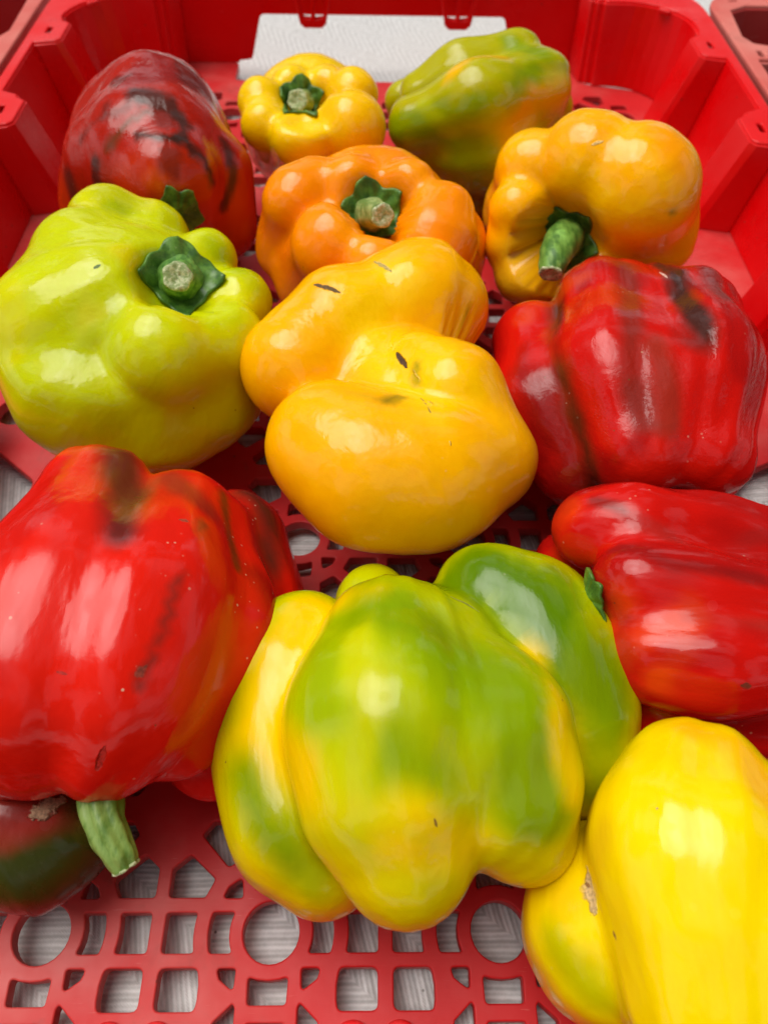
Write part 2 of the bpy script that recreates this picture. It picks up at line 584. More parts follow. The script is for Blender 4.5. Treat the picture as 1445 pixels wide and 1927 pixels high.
def smooth_shell(name, b, t, mat, parent, thick=2.6):
    rows = []
    for k in range(5):
        f = k/4
        rows.append([tuple(b[i][c]+(t[i][c]-b[i][c])*f for c in range(3)) for i in range(len(b))])
    return loft(name, rows, mat, parent, thick=thick, bevel=.7)

def build_crate():
    root = empty('plastic_crate', (.005, .3, 0))
    tag(root, 'bright red ventilated plastic crate holding the bell peppers', 'crate')
    def fix(o):
        o.matrix_parent_inverse = Matrix.Translation((-.005, -.3, 0))
        return o
    # floor outline with the notches under the hand holds
    out = [(204, -10), (204, 38), (170, 40), (150, 60), (150, 198), (166, 215), (204, 232), (204, 530), (199, 560), (150, 574), (149, 602),
           (111, 602), (111, 573), (-97, 573), (-97, 602), (-139, 602), (-140, 574), (-189, 560), (-194, 530), (-194, 246), (-160, 222), (-141, 206),
           (-141, 60), (-160, 40), (-194, 38), (-194, -10)]
    H = [h for h in lattice_holes(-168, 178, -4, 568)]
    def in_notch(h):
        return any((abs(x-4.5) > 136 and 30 < y < 238) for x, y in h) or any(y > 562 for x, y in h)
    H = [h for h in H if not in_notch(h)]
    fix(sheet('floor_grid', rounded(out, 4, 4), H, -5.2, 0, M_FLOOR, root, bevel=.0005))
    for hx in (CX[0]+PX/2, CX[1]+PX/2, CX[2]+PX/2):
        for s in (-1, 1):
            # low moulded bosses at the front of the floor
            cx = hx-2.5+s*6.4
            rows = []
            for r, z in ((5.6, 0), (5.4, 1.6), (4.6, 2.3), (3.2, 2.4), (2.9, 1.4)):
                rows.append([(cx+r*math.cos(a*math.pi/12), 11.2+r*math.sin(a*math.pi/12), z) for a in range(24)])
            fix(loft('floor_boss', rows, M_RED, root, closed=True, smooth=True))
    # side walls: above the hand holds only a band is left
    for side in (1, -1):
        b, t = wall_rows(side)
        ys = [p[1] for p in b]
        k = next(i for i, y in enumerate(ys) if y > 240)
        kf = next(i for i, y in enumerate(ys) if y > 38.5)
        back_b, back_t = b[k-1:], t[k-1:]
        gap_y = 236 if side > 0 else 248
        back_b[0] = (b[k][0], gap_y, 0); back_t[0] = (t[k][0], gap_y, HR-1.5)
        fix(smooth_shell('side_wall', back_b, back_t, M_RED, root))
        fr_b, fr_t = b[:kf+1], t[:kf+1]
        fr_b[-1] = (b[kf][0], 44, 0); fr_t[-1] = (t[kf][0], 44, HR-1.5)
        fix(smooth_shell('side_wall', fr_b, fr_t, M_RED, root))
        xb, xt = b[k][0], t[k][0]
        f = .6
        mid = xb+(xt-xb)*f
        fix(smooth_shell('side_wall', [(mid, 44, HR*f), (mid, 140, HR*f), (mid, gap_y, HR*f)], [(xt, 44, HR-1.5), (xt, 140, HR-1.5), (xt, gap_y, HR-1.5)], M_RED, root))
        s1 = 1 if side > 0 else -1
        # unseen lip over the hand hold, added to shade the cloth below
        fix(smooth_shell('shade_lip', [(mid-s1*38, 46, HR*f-6), (mid-s1*38, gap_y-2, HR*f-6)], [(mid-s1*36, 46, HR*f), (mid-s1*36, gap_y-2, HR*f)], M_RED, root))
        fix(smooth_shell('shade_lip', [(mid-s1*37, 46, HR*f+.2), (mid-s1*37, gap_y-2, HR*f+.2)], [(mid-s1*1.5, 46, HR*f+1.2), (mid-s1*1.5, gap_y-2, HR*f+1.2)], M_RED, root))
        cb, ct = corner_rows(side)
        fix(smooth_shell('corner_wall', cb, ct, M_RED, root))
    # back wall panel with the hand hold
    def back_panel():
        z1 = HR-1
        poly = [(146, 0), (146, z1), (-137, z1), (-137, 0), (-97, 0), (-96, 1.5), (-87, 2.5), (-78.5, 31), (92.5, 31), (101, 2.5), (110, 1.5), (111, 0)]
        rad = [0, 0, 0, 0, 0, 0, 3, 4, 4, 3, 0, 0]
        M = Matrix.Translation((0, .602, 0)) @ Matrix.Rotation(RAD(90-4), 4, 'X')
        fix(sheet('back_wall', rounded(poly, rad, 5), [], -1.3, 1.3, M_RED, root, bevel=.0005, xform=M))
    back_panel()
    # front wall
    fix(smooth_shell('front_wall', [(x, -8, 0) for x in (204, 100, 5, -100, -194)], [(x, -20, HR-1.5) for x in (213.5, 100, 5, -100, -204)], M_RED, root))
    # rim: a flat flange, outer rounded rectangle, inner corrugated line
    def rim_inner():
        pts = []
        b, t = wall_rows(1)
        pts += [(p[0]-.6, p[1]) for p in t]
        cb, ct = corner_rows(1)
        pts += [(p[0], p[1]) for p in ct]
        cb2, ct2 = corner_rows(-1)
        pts += [(p[0], p[1]) for p in ct2[::-1]]
        b2, t2 = wall_rows(-1)
        pts += [(p[0]+.6, p[1]) for p in t2[::-1]]
        return pts
    outer = rounded([(219, -28), (219, 613), (-210, 613), (-210, -28)], [10, 52, 52, 10], 10)
    holes = [rounded(rim_inner(), 1.6, 3)]
    for side, xs in ((1, 207.5), (-1, -198.5)):
        for yc in side_cols(side):
            holes.append(rounded([(xs-1.4, yc-7), (xs+1.4, yc-7), (xs+1.4, yc+2), (xs-1.4, yc+2)], 1.2, 4))
    holes.append(rounded([(188, 569), (190, 571.5), (196, 566), (194, 563.5)], 1, 3))
    holes.append(rounded([(-178, 570), (-180, 572.5), (-186, 567), (-184, 564.5)], 1, 3))
    fix(sheet('rim', outer, holes, HR-3, HR, M_RED, root, bevel=.0009))
    # outer skirt below the rim
    ob = rounded([(217.5, -26), (217.5, 611.5), (-208.5, 611.5), (-208.5, -26)], [10, 51, 51, 10], 10)
    lo = [(p[0], p[1], HR-12) for p in ob]
    hi = [(p[0], p[1], HR-2) for p in ob]
    fix(loft('rim_skirt', [lo, hi], M_RED, root, closed=True, thick=1.8))
    # two moulded latches hanging from the rim inside the back wall
    for cx in (-41, 58.6):
        M = Matrix.Translation((0, .5935, 0)) @ Matrix.Rotation(RAD(90-4), 4, 'X')
        outl = [(cx-13, 49), (cx-9, 30), (cx-6, 27.5), (cx+6, 27.5), (cx+9, 30), (cx+13, 49)]
        hs = [rounded([(cx-10.2, 48), (cx-7, 33.5), (cx-1.3, 32.5), (cx-1.3, 48)], 1, 3), rounded([(cx+10.2, 48), (cx+1.3, 48), (cx+1.3, 32.5), (cx+7, 33.5)], 1, 3)]
        lt = fix(sheet('latch', rounded(outl, 1.5, 4), hs, -.5, 7, M_RED, root, bevel=.0006, xform=M))
build_crate()

def build_neighbour(side):
    """the sun-faded crate standing beside the red one; only its near rim shows"""
    s = side
    x_in = 223.5 if s > 0 else -214.5     # outer edge facing the red crate
    y1 = 594 if s > 0 else 640
    root = empty('plastic_crate', (x_in*.001+s*.2, .36, 0))
    tag(root, 'faded salmon red plastic crate touching the bright crate on its right, dark green pepper inside' if s > 0 else
        'faded salmon red plastic crate touching the bright crate on its left side', 'crate', 'faded crates beside the bright red crate')
    def fix(o):
        o.matrix_parent_inverse = Matrix.Translation(-Vector((x_in*.001+s*.2, .36, 0)))
        return o
    X = lambda d: x_in+s*d
    cols = [y1-91, y1-194, y1-300, y1-405] if s > 0 else [456+42, 456-62, 456-166, 456-270]
    outer = rounded([(X(0), 60), (X(0), y1), (X(400), y1), (X(400), 60)], [8, 26, 26, 8], 8)
    inner = [(X(8), 70)]
    for yc in cols[::-1]:
        inner += [(X(8), yc-8), (X(20), yc-9), (X(22), yc-6), (X(22), yc+8), (X(20), yc+11), (X(12), yc+14), (X(8), yc+24)]
    inner += [(X(12), y1-26), (X(24), y1-18), (X(376), y1-18), (X(390), y1-30), (X(390), 70)]
    holes = [rounded(inner, 2.5, 4)]
    for yc in cols:
        holes.append(rounded([(X(12)-1.7, yc-5), (X(12)+1.7, yc-5), (X(12)+1.7, yc+3.5), (X(12)-1.7, yc+3.5)], 1.3, 4))
    holes.append(rounded([(X(14), y1-12), (X(16), y1-10), (X(22), y1-8), (X(20), y1-11)], .8, 3))
    fix(sheet('rim', outer, holes, HR-4, HR, M_FADE, root, bevel=.001))
    for yc in cols:
        b = [(X(4), yc-8, 0), (X(16), yc-9, 0), (X(17.5), yc-6, 0), (X(17.5), yc+9, 0), (X(15), yc+12, 0), (X(4), yc+20, 0)]
        t = [(X(6), yc-8, HR-2), (X(19.8), yc-9, HR-2), (X(21.8), yc-6, HR-2), (X(21.8), yc+8, HR-2), (X(19.8), yc+11, HR-2), (X(8), yc+22, HR-2)]
        fix(smooth_shell('wall_column', b, t, M_FADE, root))
    yb = cols[1]-6
    fix(smooth_shell('side_wall', [(X(5), 62, 0), (X(5), 200, 0), (X(5), yb, 0)], [(X(7), 62, HR-3), (X(7), 200, HR-3), (X(7), yb, HR-3)], M_FADE, root))  # solid wall added to darken the cloth beside the red crate's openings
    ob = [(X(1.5), 62), (X(1.5), y1-22), (X(9), y1-6), (X(22), y1-1.5), (X(398), y1-1.5)]
    fix(loft('rim_skirt', [[(p[0], p[1], HR-13) for p in ob], [(p[0], p[1], HR-2) for p in ob]], M_FADE, root, thick=1.8))
    bb = [(X(8), y1-75, 0), (X(8), y1-40, 0), (X(14), y1-28, 0), (X(28), y1-24, 0), (X(380), y1-24, 0)]
    tt = [(X(8), y1-75, HR-2), (X(8), y1-36, HR-2), (X(12), y1-26, HR-2), (X(24), y1-18, HR-2), (X(380), y1-18, HR-2)]
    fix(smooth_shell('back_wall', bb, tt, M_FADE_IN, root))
    fo = [(X(4), 66), (X(4), y1-24), (X(390), y1-24), (X(390), 66)]
    fh = []
    for i in range(14):
        for j in range(16):
            cx, cy = X(36+i*26), 84+j*30
            if cy < y1-50:
                fh.append(rounded([(cx-9, cy-10), (cx+9, cy-10), (cx+9, cy+10), (cx-9, cy+10)], 3, 3))
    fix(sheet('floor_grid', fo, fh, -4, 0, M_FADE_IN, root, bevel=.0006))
build_neighbour(1)
build_neighbour(-1)

# ---------------------------------------------------------------- peppers
ICO = {}
def ico(n):
    if n not in ICO:
        bm = bmesh.new()
        bmesh.ops.create_icosphere(bm, subdivisions=n, radius=1)
        bm.verts.ensure_lookup_table()
        v = np.array([x.co[:] for x in bm.verts])
        f = np.array([[q.index for q in p.verts] for p in bm.faces])
        bm.free()
        v /= np.linalg.norm(v, axis=1)[:, None]
        ICO[n] = (v, f)
    return ICO[n]

def smin(a, b, k):
    h = np.maximum(k-np.abs(a-b), 0)/k
    return np.minimum(a, b)-h*h*k*.25

class Pepper:
    def __init__(s, name, lobes, core, k=.006, kin=.012, level=6, lump=.0012, lump_scale=28, seed=0, centre=None, pit=None, axis=None, rib=1.0):
        """lobes: chains of (px, py, z mm, r px); core: one chain"""
        s.name = name
        s.seed = seed
        def chain(c):
            pts = []
            for (x, y, z, r) in c:
                P, m = at(x, y, z)
                pts.append((P, r*m))
            return pts
        s.chains = [chain(c) for c in lobes]
        s.core = chain(core)
        s.k, s.kin = k, kin
        allp = s.core
        s.C = sum(p for p, r in allp)/len(allp)
        if centre is not None:
            s.C = at(*centre)[0]
        D, s.F = ico(level)
        s.pit = None
        t = s.surface(D)
        if pit is not None:
            # sink a hollow for the stem end: (px, py, r px, depth as a share of r)
            V = s.C+D*t[:, None]
            dv = V-CAMP
            z = dv@fwd
            x, y = 722.5+F_PX*(dv@rgt)/z, 963.5-F_PX*(dv@upv)/z
            i = np.argmin((x-pit[0])**2+(y-pit[1])**2+z*3000)
            R = pit[2]*z[i]/F_PX
            u = (V[i]-s.C)/np.linalg.norm(V[i]-s.C)
            s.pit = (V[i]+u*R*(1-pit[3]), R)
            t = s.surface(D)
        V = s.C+D*t[:, None]
        if axis is None:
            s.ax = np.array([0, 0, 1.0])
        else:
            a0, a1 = at(*axis[0])[0], at(*axis[1])[0]
            s.ax = (a1-a0)/np.linalg.norm(a1-a0)
        e1 = np.cross(s.ax, [0.31, 0.2, 0.93]); e1 /= np.linalg.norm(e1); e2 = np.cross(s.ax, e1)
        o = V-s.C
        A = np.stack([o@e1, o@e2, o@s.ax], 1)
        rad = np.hypot(A[:, 0], A[:, 1])
        s.grain = A*np.array([1, 1, .3])+seed*.37
        q = A*np.array([1, 1, .45])*lump_scale+seed*13.7
        th = np.arctan2(A[:, 1], A[:, 0])
        fall = np.clip(rad/.03, 0, 1)
        c3 = lambda k, w: np.stack([np.cos(th)*k, np.sin(th)*k, A[:, 2]*w+seed*3.1], 1)
        ribs = rib*(.0011*vnoise(c3(2.6, 6))+.0006*vnoise(c3(6, 12)+9)+.00022*vnoise(c3(15, 25)+4))*fall
        V = V+D*(lump*fbm(q, 2)+lump*.3*fbm(q*3.3+5, 2)+ribs)[:, None]
        # let it rest on the crate floor
        zb = V[:, 2].min(); cz = s.C[2]
        low = V[:, 2] < cz
        V[low, 2] = cz-(cz-V[low, 2])*(cz-.0004)/(cz-zb)
        s.V = V
        s.D = D
        # vertex normals
        a, b, c = V[s.F[:, 0]], V[s.F[:, 1]], V[s.F[:, 2]]
        fn = np.cross(b-a, c-a)
        vn = np.zeros_like(V)
        for k_ in range(3):
            np.add.at(vn, s.F[:, k_], fn)
        s.Nn = vn/np.maximum(np.linalg.norm(vn, axis=1), 1e-12)[:, None]
        dv = V-CAMP
        z = dv@fwd
        s.px = 722.5+F_PX*(dv@rgt)/z
        s.py = 963.5-F_PX*(dv@upv)/z
        s.z = z
        s.front = (s.Nn*dv).sum(1) < 0
        s.col = None

    def surface(s, D):
        far = max(np.linalg.norm(p-s.C)+r for c in s.chains+[s.core] for p, r in c)+.004
        t = np.full(len(D), far)
        act = np.arange(len(D))
        for it in range(60):
            d = s.sdf(s.C+D[act]*t[act, None])
            t[act] -= d*.85
            act = act[(d > .00006) & (t[act] > .004)]
            if len(act) == 0: break
        return t

    def sdf(s, p):
        def ch(c):
            d = None
            if len(c) == 1:
                return np.linalg.norm(p-c[0][0], axis=1)-c[0][1]
            for (a, ra), (b, rb) in zip(c[:-1], c[1:]):
                ba = b-a
                pa = p-a
                h = np.clip(pa@ba/(ba@ba), 0, 1)
                dd = np.linalg.norm(pa-h[:, None]*ba, axis=1)-(ra+(rb-ra)*h*h*(3-2*h))
                d = dd if d is None else smin(d, dd, s.kin)
            return d
        d = ch(s.core)
        for c in s.chains:
            d = smin(d, ch(c), s.k)
        if s.pit is not None:
            d = -smin(-d, np.linalg.norm(p-s.pit[0], axis=1)-s.pit[1], .007)
        return d

    def hit(s, x, y):
        """surface point under a photo pixel"""
        d2 = (s.px-x)**2+(s.py-y)**2+np.where(s.front, 0, 1e6)+(s.z-s.z.min())*2000
        i = np.argmin(d2)
        return s.V[i], s.Nn[i], s.z[i]

    def base(s, c):
        s.col = np.tile(np.array(c, dtype=float), (len(s.V), 1))

    def paint(s, pts, r, c, a=1.0, soft=.8, warp=.5, wscale=60, aniso=None):
        """blend colour c within r photo-pixels of the stroke through pts (real distance on the body)"""
        hs = [s.hit(x, y) for x, y in pts]
        R = r*np.mean([h[2] for h in hs])/F_PX
        Q = s.V+np.stack([fbm(s.grain*wscale*1.6+s.seed+o, 3) for o in (3, 31, 77)], 1)*R*warp
        d = np.full(len(Q), 9.0)
        P = [h[0] for h in hs]
        if len(P) == 1:
            d = np.linalg.norm(Q-P[0], axis=1)
        for A, B in zip(P[:-1], P[1:]):
            ba = B-A
            h = np.clip((Q-A)@ba/max(ba@ba, 1e-12), 0, 1)
            d = np.minimum(d, np.linalg.norm(Q-A-h[:, None]*ba, axis=1))
        x = np.clip((R-d)/(R*soft)+.14*fbm(s.grain*90+s.seed, 3)+.06*fbm(s.V*500+s.seed, 2), 0, 1)*(d < R*1.25)
        x = x*np.clip((R*1.25-d)/(R*.3), 0, 1)
        m = (x*x*(3-2*x)*a)[:, None]
        s.col = s.col*(1-m)+np.array(c)*m

    def grad(s, p0, p1, c, a=1.0, warp=12):
        """blend towards c from photo point p0 (none) to p1 (full) through the body"""
        A, B = s.hit(*p0)[0], s.hit(*p1)[0]
        ba = B-A
        Q = s.V+np.stack([fbm(s.V*45+s.seed+o, 3) for o in (3, 31, 77)], 1)*warp*.001
        h = np.clip((Q-A)@ba/(ba@ba), 0, 1)
        m = (h*h*(3-2*h)*a)[:, None]
        s.col = s.col*(1-m)+np.array(c)*m

    def mottle(s, scale, thr, c, a=1, seed=0, stretch=None, width=.25):
        Q = s.grain
        if stretch is not None:
            ax = np.array(stretch, dtype=float); L = np.linalg.norm(ax)
            u = ax/L
            Q = Q+u*((Q@u)*(1/L-1))[:, None]
        f = fbm(Q*scale+s.seed*7+seed, 3)
        x = np.clip((f-thr)/width, 0, 1)
        m = (x*x*(3-2*x)*a)[:, None]
        s.col = s.col*(1-m)+np.array(c)*m

    def build(s, label, marks=(), **kw):
        base = Vector((float(s.C[0]), float(s.C[1]), float(s.V[:, 2].min())))
        s.root = empty(s.name, base)
        tag(s.root, label, 'pepper')
        s.basev = np.array(base)
        mk = []
        for (x0, y0, x1, y1, r, c, soft, mr, dep) in marks:
            A, _, zz = s.hit(x0, y0)
            B, _, _ = s.hit(x1, y1)
            mk.append((tuple(A-s.basev), tuple(B-s.basev), r*zz/F_PX, c, soft, mr, dep))
        mat = pepper_mat(s.name+'_skin', mk, **kw)
        me = bpy.data.meshes.new('body')
        me.from_pydata((s.V-s.basev).tolist(), [], s.F.tolist())
        me.update()
        me.shade_smooth()
        at_ = me.color_attributes.new('skin', 'FLOAT_COLOR', 'POINT')
        arr = np.ones((len(s.V), 4), dtype=np.float32)
        arr[:, :3] = np.clip(s.col, 0, 1)
        at_.data.foreach_set('color', arr.ravel())
        ga = me.attributes.new('grain', 'FLOAT_VECTOR', 'POINT')
        ga.data.foreach_set('vector', s.grain.astype(np.float32).ravel())
        me.materials.append(mat)
        s.body = link(bpy.data.objects.new('body', me), s.root)
        return s

    def calyx(s, px, py, tip, rpx, corners=5, seed=1, spike=.28, stiff=.45, lift=.0012, curl=.12):
        """green star-edged calyx laid over the skin at a pixel; the stem axis leans towards tip=(px,py,z)"""
        C, _, zz = s.hit(px, py)
        T, _ = at(*tip)
        nn = T-C; nn /= np.linalg.norm(nn)
        R = rpx*zz/F_PX
        rng = np.random.RandomState(seed)
        u = np.cross(nn, [0, 0, 1.0]) if abs(nn[2]) < .95 else np.cross(nn, [0, 1.0, 0])
        u /= np.linalg.norm(u); v = np.cross(nn, u)
        na, nr = 120, 14
        ph = rng.rand()*6.28
        amp = rng.rand(corners)*.5+.75
        A = np.arange(na)*2*math.pi/na
        ka = ((A+ph) % (2*math.pi))/(2*math.pi)*corners
        ci = ka.astype(int) % corners; fr = ka-ka.astype(int)
        tri = np.abs(fr-.5)*2
        am = np.where(fr < .5, amp[ci], amp[(ci+1) % corners])
        edge = 1-spike*.6+spike*am*(tri**1.5)+.035*np.sin(A*9+seed)
        P, Hh = [], []
        for j in range(nr+1):
            f = j/nr
            rr = R*f*edge
            p = C+u*(rr*np.cos(A))[:, None]+v*(rr*np.sin(A))[:, None]
            q = p+nn*R*1.2
            t = np.zeros(na)
            for _ in range(40):
                t = np.minimum(t+.8*s.sdf(q-nn*t[:, None]), R*2.2)
            P.append(p); Hh.append(R*1.2-t)
        Hh = np.array(Hh)
        h0 = np.median(Hh[nr//2])
        V, Fc = [], []
        for j in range(nr+1):
            f = j/nr
            h = np.maximum(Hh[j]+lift, Hh[j]*(1-stiff)+h0*stiff+lift) if f > .2 else Hh[j]*0+h0+lift
            h = h+R*(.16*math.exp(-(f/.38)**2)+.04*np.sin(A*corners*2+seed)*f+curl*(tri**3)*f**4)
            V.append(P[j]+nn*h[:, None])
        V = np.concatenate(V)
        for j in range(nr):
            for i in range(na):
                i2 = (i+1) % na
                Fc.append((j*na+i, (j+1)*na+i, (j+1)*na+i2, j*na+i2))
        o = mesh_obj('calyx', V, Fc, M_CALYX, s.root, True, origin=s.basev)
        md = o.modifiers.new('thickness', 'SOLIDIFY'); md.thickness = .001; md.offset = 0
        s.cz = float((C+nn*(h0+R*.1))[2]*1000)
        return s

    def stem(s, pts, mat=None, ribs=5, cut=True, wob=.1, rel=False):
        """pts: (px, py, z, r px) from calyx to the cut end"""
        P, Rr = [], []
        for (x, y, z, r) in pts:
            p, m = at(x, y, z+(s.cz if rel else 0)); P.append(p); Rr.append(r*m)
        P = np.array(P); Rr = np.array(Rr)
        # resample with Catmull-Rom
        n = len(P); out, ro = [], []
        for i in range(n-1):
            p0, p1, p2, p3 = P[max(i-1, 0)], P[i], P[i+1], P[min(i+2, n-1)]
            for k in range(8):
                t = k/8
                out.append(.5*((2*p1)+(-p0+p2)*t+(2*p0-5*p1+4*p2-p3)*t*t+(-p0+3*p1-3*p2+p3)*t**3))
                ro.append(Rr[i]+(Rr[i+1]-Rr[i])*(t*t*(3-2*t)))
        out.append(P[-1]); ro.append(Rr[-1])
        out = np.array(out)
        T = np.gradient(out, axis=0); T /= np.linalg.norm(T, axis=1)[:, None]
        ref = np.array([0, 0, 1.0]) if abs(T[0][2]) < .9 else np.array([0, 1.0, 0])
        na = 36
        V, Fc = [], []
        for j in range(len(out)):
            u = np.cross(T[j], ref); u /= np.linalg.norm(u); v = np.cross(T[j], u)
            for i in range(na):
                a = 2*math.pi*i/na
                r = ro[j]*(1+wob*abs(math.sin(a*ribs/2+.3+j*.02))-wob*.5+.03*math.sin(j*.7+a*2))
                V.append(out[j]+u*r*math.cos(a)+v*r*math.sin(a))
        m_ = len(out)
        for j in range(m_-1):
            for i in range(na):
                i2 = (i+1) % na
                Fc.append((j*na+i, (j+1)*na+i, (j+1)*na+i2, j*na+i2))
        st = mesh_obj('stem', V, Fc, mat or M_STEM, s.root, True, origin=s.basev)
        # the cut end: slightly flared, sunken in the middle
        if cut:
            u = np.cross(T[-1], ref); u /= np.linalg.norm(u); v = np.cross(T[-1], u)
            CV, CF = [], []
            for j, (f, h) in enumerate(((1.0, -.12), (1.06, .02), (1.0, .14), (.85, .18), (.6, .12), (.35, .04), (.12, .0))):
                for i in range(na):
                    a = 2*math.pi*i/na
                    r = ro[-1]*f*(1+wob*abs(math.sin(a*ribs/2+.3))-wob*.5+.03*math.sin(a*7))
                    CV.append(out[-1]+T[-1]*ro[-1]*(h+.05*math.sin(a*3+f*5))+u*r*math.cos(a)+v*r*math.sin(a))
            k = 7
            for j in range(k-1):
                for i in range(na):
                    i2 = (i+1) % na
                    CF.append((j*na+i, (j+1)*na+i, (j+1)*na+i2, j*na+i2))
            CF.append([(k-1)*na+i for i in range(na)][::-1])
            mesh_obj('cut_end', CV, CF, M_CUT, st, True, origin=s.basev)
        return s

RED = (.56, .006, .003); BRED = (.72, .012, .004); ORED = (.66, .06, .002); DRED = (.26, .004, .004)
DARK = (.03, .015, .010); BROWN = (.11, .036, .005); OLIVE = (.16, .14, .005)
ORANGE = (.95, .26, .0); AMBER = (.95, .44, .0); YEL = (.93, .60, .0); LEMON = (.85, .68, .0)
LIME = (.50, .55, .0); GREEN = (.17, .29, .0); DGREEN = (.045, .10, .004)

# 12 -- front centre, green over yellow, blossom end towards the viewer
p = Pepper('bell_pepper', [
    [(575, 1210, 44, 94), (550, 1262, 42, 104), (535, 1340, 40, 105), (530, 1440, 38, 100), (560, 1550, 38, 104), (620, 1630, 36, 84)],
    [(735, 1215, 58, 128), (735, 1370, 60, 184), (745, 1520, 56, 150), (770, 1640, 52, 98)],
    [(800, 1240, 58, 120), (900, 1400, 58, 158), (955, 1500, 54, 112), (1003, 1585, 48, 72)],
    [(915, 1120, 48, 98), (990, 1172, 46, 118), (1048, 1270, 44, 124), (1070, 1390, 40, 112), (1090, 1440, 38, 94)],
    [(700, 1132, 40, 72)]],
    [(790, 1300, 42, 200), (800, 1440, 40, 200)], k=.0035, kin=.014, lump=.0009, seed=12, axis=((800, 1150, 45), (850, 1640, 40)))
p.base((.42, .50, .0))
p.grad((720, 1330), (770, 1660), YEL, .7, warp=20)
p.paint([(600, 1160), (540, 1280), (500, 1400), (560, 1460)], 110, (.90, .57, .0), .95, wscale=30, warp=.3)
p.paint([(700, 1110), (640, 1130)], 60, YEL, .8)
p.paint([(690, 1130), (800, 1170), (900, 1260), (960, 1380), (1010, 1540)], 130, (.17, .29, .0), .85, wscale=30)
p.paint([(820, 1250), (860, 1330)], 90, (.22, .36, .0), .5)
p.paint([(700, 1400), (830, 1430)], 130, (.19, .31, .0), .75, soft=1, wscale=25)
p.paint([(600, 1350), (620, 1220)], 60, (.2, .32, .0), .55)
p.paint([(930, 1070), (1060, 1200), (1150, 1330)], 120, (.12, .22, .0), .9, wscale=30)
p.paint([(1140, 1380), (1130, 1500)], 60, (.16, .26, .0), .7)
p.paint([(860, 1070), (960, 1090), (1020, 1160)], 100, (.08, .18, .0), .9)
p.paint([(1000, 1220), (1050, 1350), (1080, 1500)], 50, YEL, .75, soft=1)
p.paint([(470, 1470), (510, 1560), (580, 1660)], 95, (.15, .25, .0), .9, soft=1, wscale=25)
p.paint([(790, 1530), (870, 1590), (770, 1590)], 95, YEL, .8, soft=1, wscale=25)
p.paint([(660, 1200), (700, 1330), (620, 1480)], 60, (.62, .62, .0), .6)
p.build('large yellow green bell pepper with deep lobes, nearest the middle of the crate front',
        marks=[(845, 1120, 900, 1150, 5, (.3, .3, .05), .5, .5, .0002), (820, 1535, 826, 1555, 4, (.3, .15, .02), .4, .5, 0)], specks=.1, rough=.15)

# 7 -- amber, blossom end up, middle
p = Pepper('bell_pepper', [
    [(560, 690, 60, 108), (640, 610, 64, 105)],
    [(690, 600, 64, 98), (790, 570, 62, 100), (830, 585, 58, 78)],
    [(782, 668, 73, 36), (848, 740, 67, 80), (932, 866, 54, 77)],
    [(618, 832, 62, 116), (700, 888, 60, 122), (810, 900, 58, 114), (900, 862, 56, 100)]],
    [(700, 735, 46, 140), (780, 820, 40, 165), (800, 880, 24, 140)], k=.0045, kin=.016, lump=.0011, seed=7, axis=((790, 880, 10), (750, 700, 85)), rib=.5)
p.base(AMBER)
p.paint([(760, 520), (680, 600), (740, 700), (800, 760)], 90, YEL, .75, wscale=30)
p.paint([(800, 640), (880, 740)], 60, YEL, .5)
p.paint([(620, 820), (760, 880)], 90, (.95, .44, .002), .6)
p.paint([(720, 752), (745, 745)], 26, OLIVE, .8)
p.paint([(783, 690), (790, 720)], 17, (.3, .28, .01), .8)
p.paint([(878, 600), (890, 640)], 26, (.4, .38, .01), .7)
p.paint([(560, 740), (700, 745)], 16, (.6, .4, .01), .5)
p.paint([(960, 980), (1005, 900)], 40, OLIVE, .35)
p.build('amber yellow bell pepper with blossom end upward and dark slits, centre of the crate',
        marks=[(744, 662, 763, 694, 8, (.10, .045, .02), .6, .7, .0008), (590, 532, 640, 555, 7, (.16, .09, .03), .4, .7, .0004),
               (790, 745, 810, 775, 4, (.45, .25, .04), .6, .6, .0003), (700, 494, 735, 505, 6, (.55, .4, .1), .5, .6, .0002),
               (775, 700, 845, 830, 5, (.85, .55, .06), .8, .4, -.0004)], specks=.1)

# 6 -- lime, stem up, left
p = Pepper('bell_pepper', [
    [(205, 428, 70, 76), (190, 540, 56, 130)],
    [(158, 485, 70, 88), (150, 620, 56, 165)],
    [(205, 575, 70, 105), (200, 700, 48, 185)],
    [(290, 448, 66, 66), (290, 540, 50, 110)],
    [(388, 492, 66, 58), (380, 600, 46, 120)],
    [(450, 567, 62, 62), (410, 670, 44, 110)],
    [(415, 645, 62, 84), (370, 730, 42, 130)],
    [(310, 665, 66, 105), (290, 740, 42, 165)]],
    [(240, 650, 44, 220), (250, 690, 38, 205)], k=.0055, kin=.022, lump=.0008, seed=6, axis=((338, 522, 80), (230, 720, 10)), rib=.7, centre=(270, 610, 42), pit=(338, 522, 84, .7))
p.base((.56, .62, .0))
p.paint([(120, 640), (200, 620), (290, 560)], 80, (.40, .50, .0), .6)
p.paint([(190, 360), (240, 380)], 40, GREEN, .5)
p.paint([(410, 455), (480, 530)], 38, (.32, .42, .0), .7)
p.paint([(250, 480), (360, 620), (260, 530)], 50, (.80, .64, .0), .6)
p.paint([(60, 720), (200, 780)], 110, (.40, .47, .0), .55)
p.mottle(45, .05, (.74, .66, .0), .35, seed=2)
p.build('lime yellow bell pepper with dark green stem base, against the left wall', specks=.08,
        marks=[(183, 503, 192, 498, 5, (.12, .2, .02), .5, .5, 0)])
p.calyx(338, 524, (390, 440, 120), 70, corners=4, seed=3, spike=.26)
p.stem([(336, 526, -1, 44), (335, 524, 2, 32), (334, 521, 4, 27), (334, 520, 5, 26)], ribs=5, rel=True)

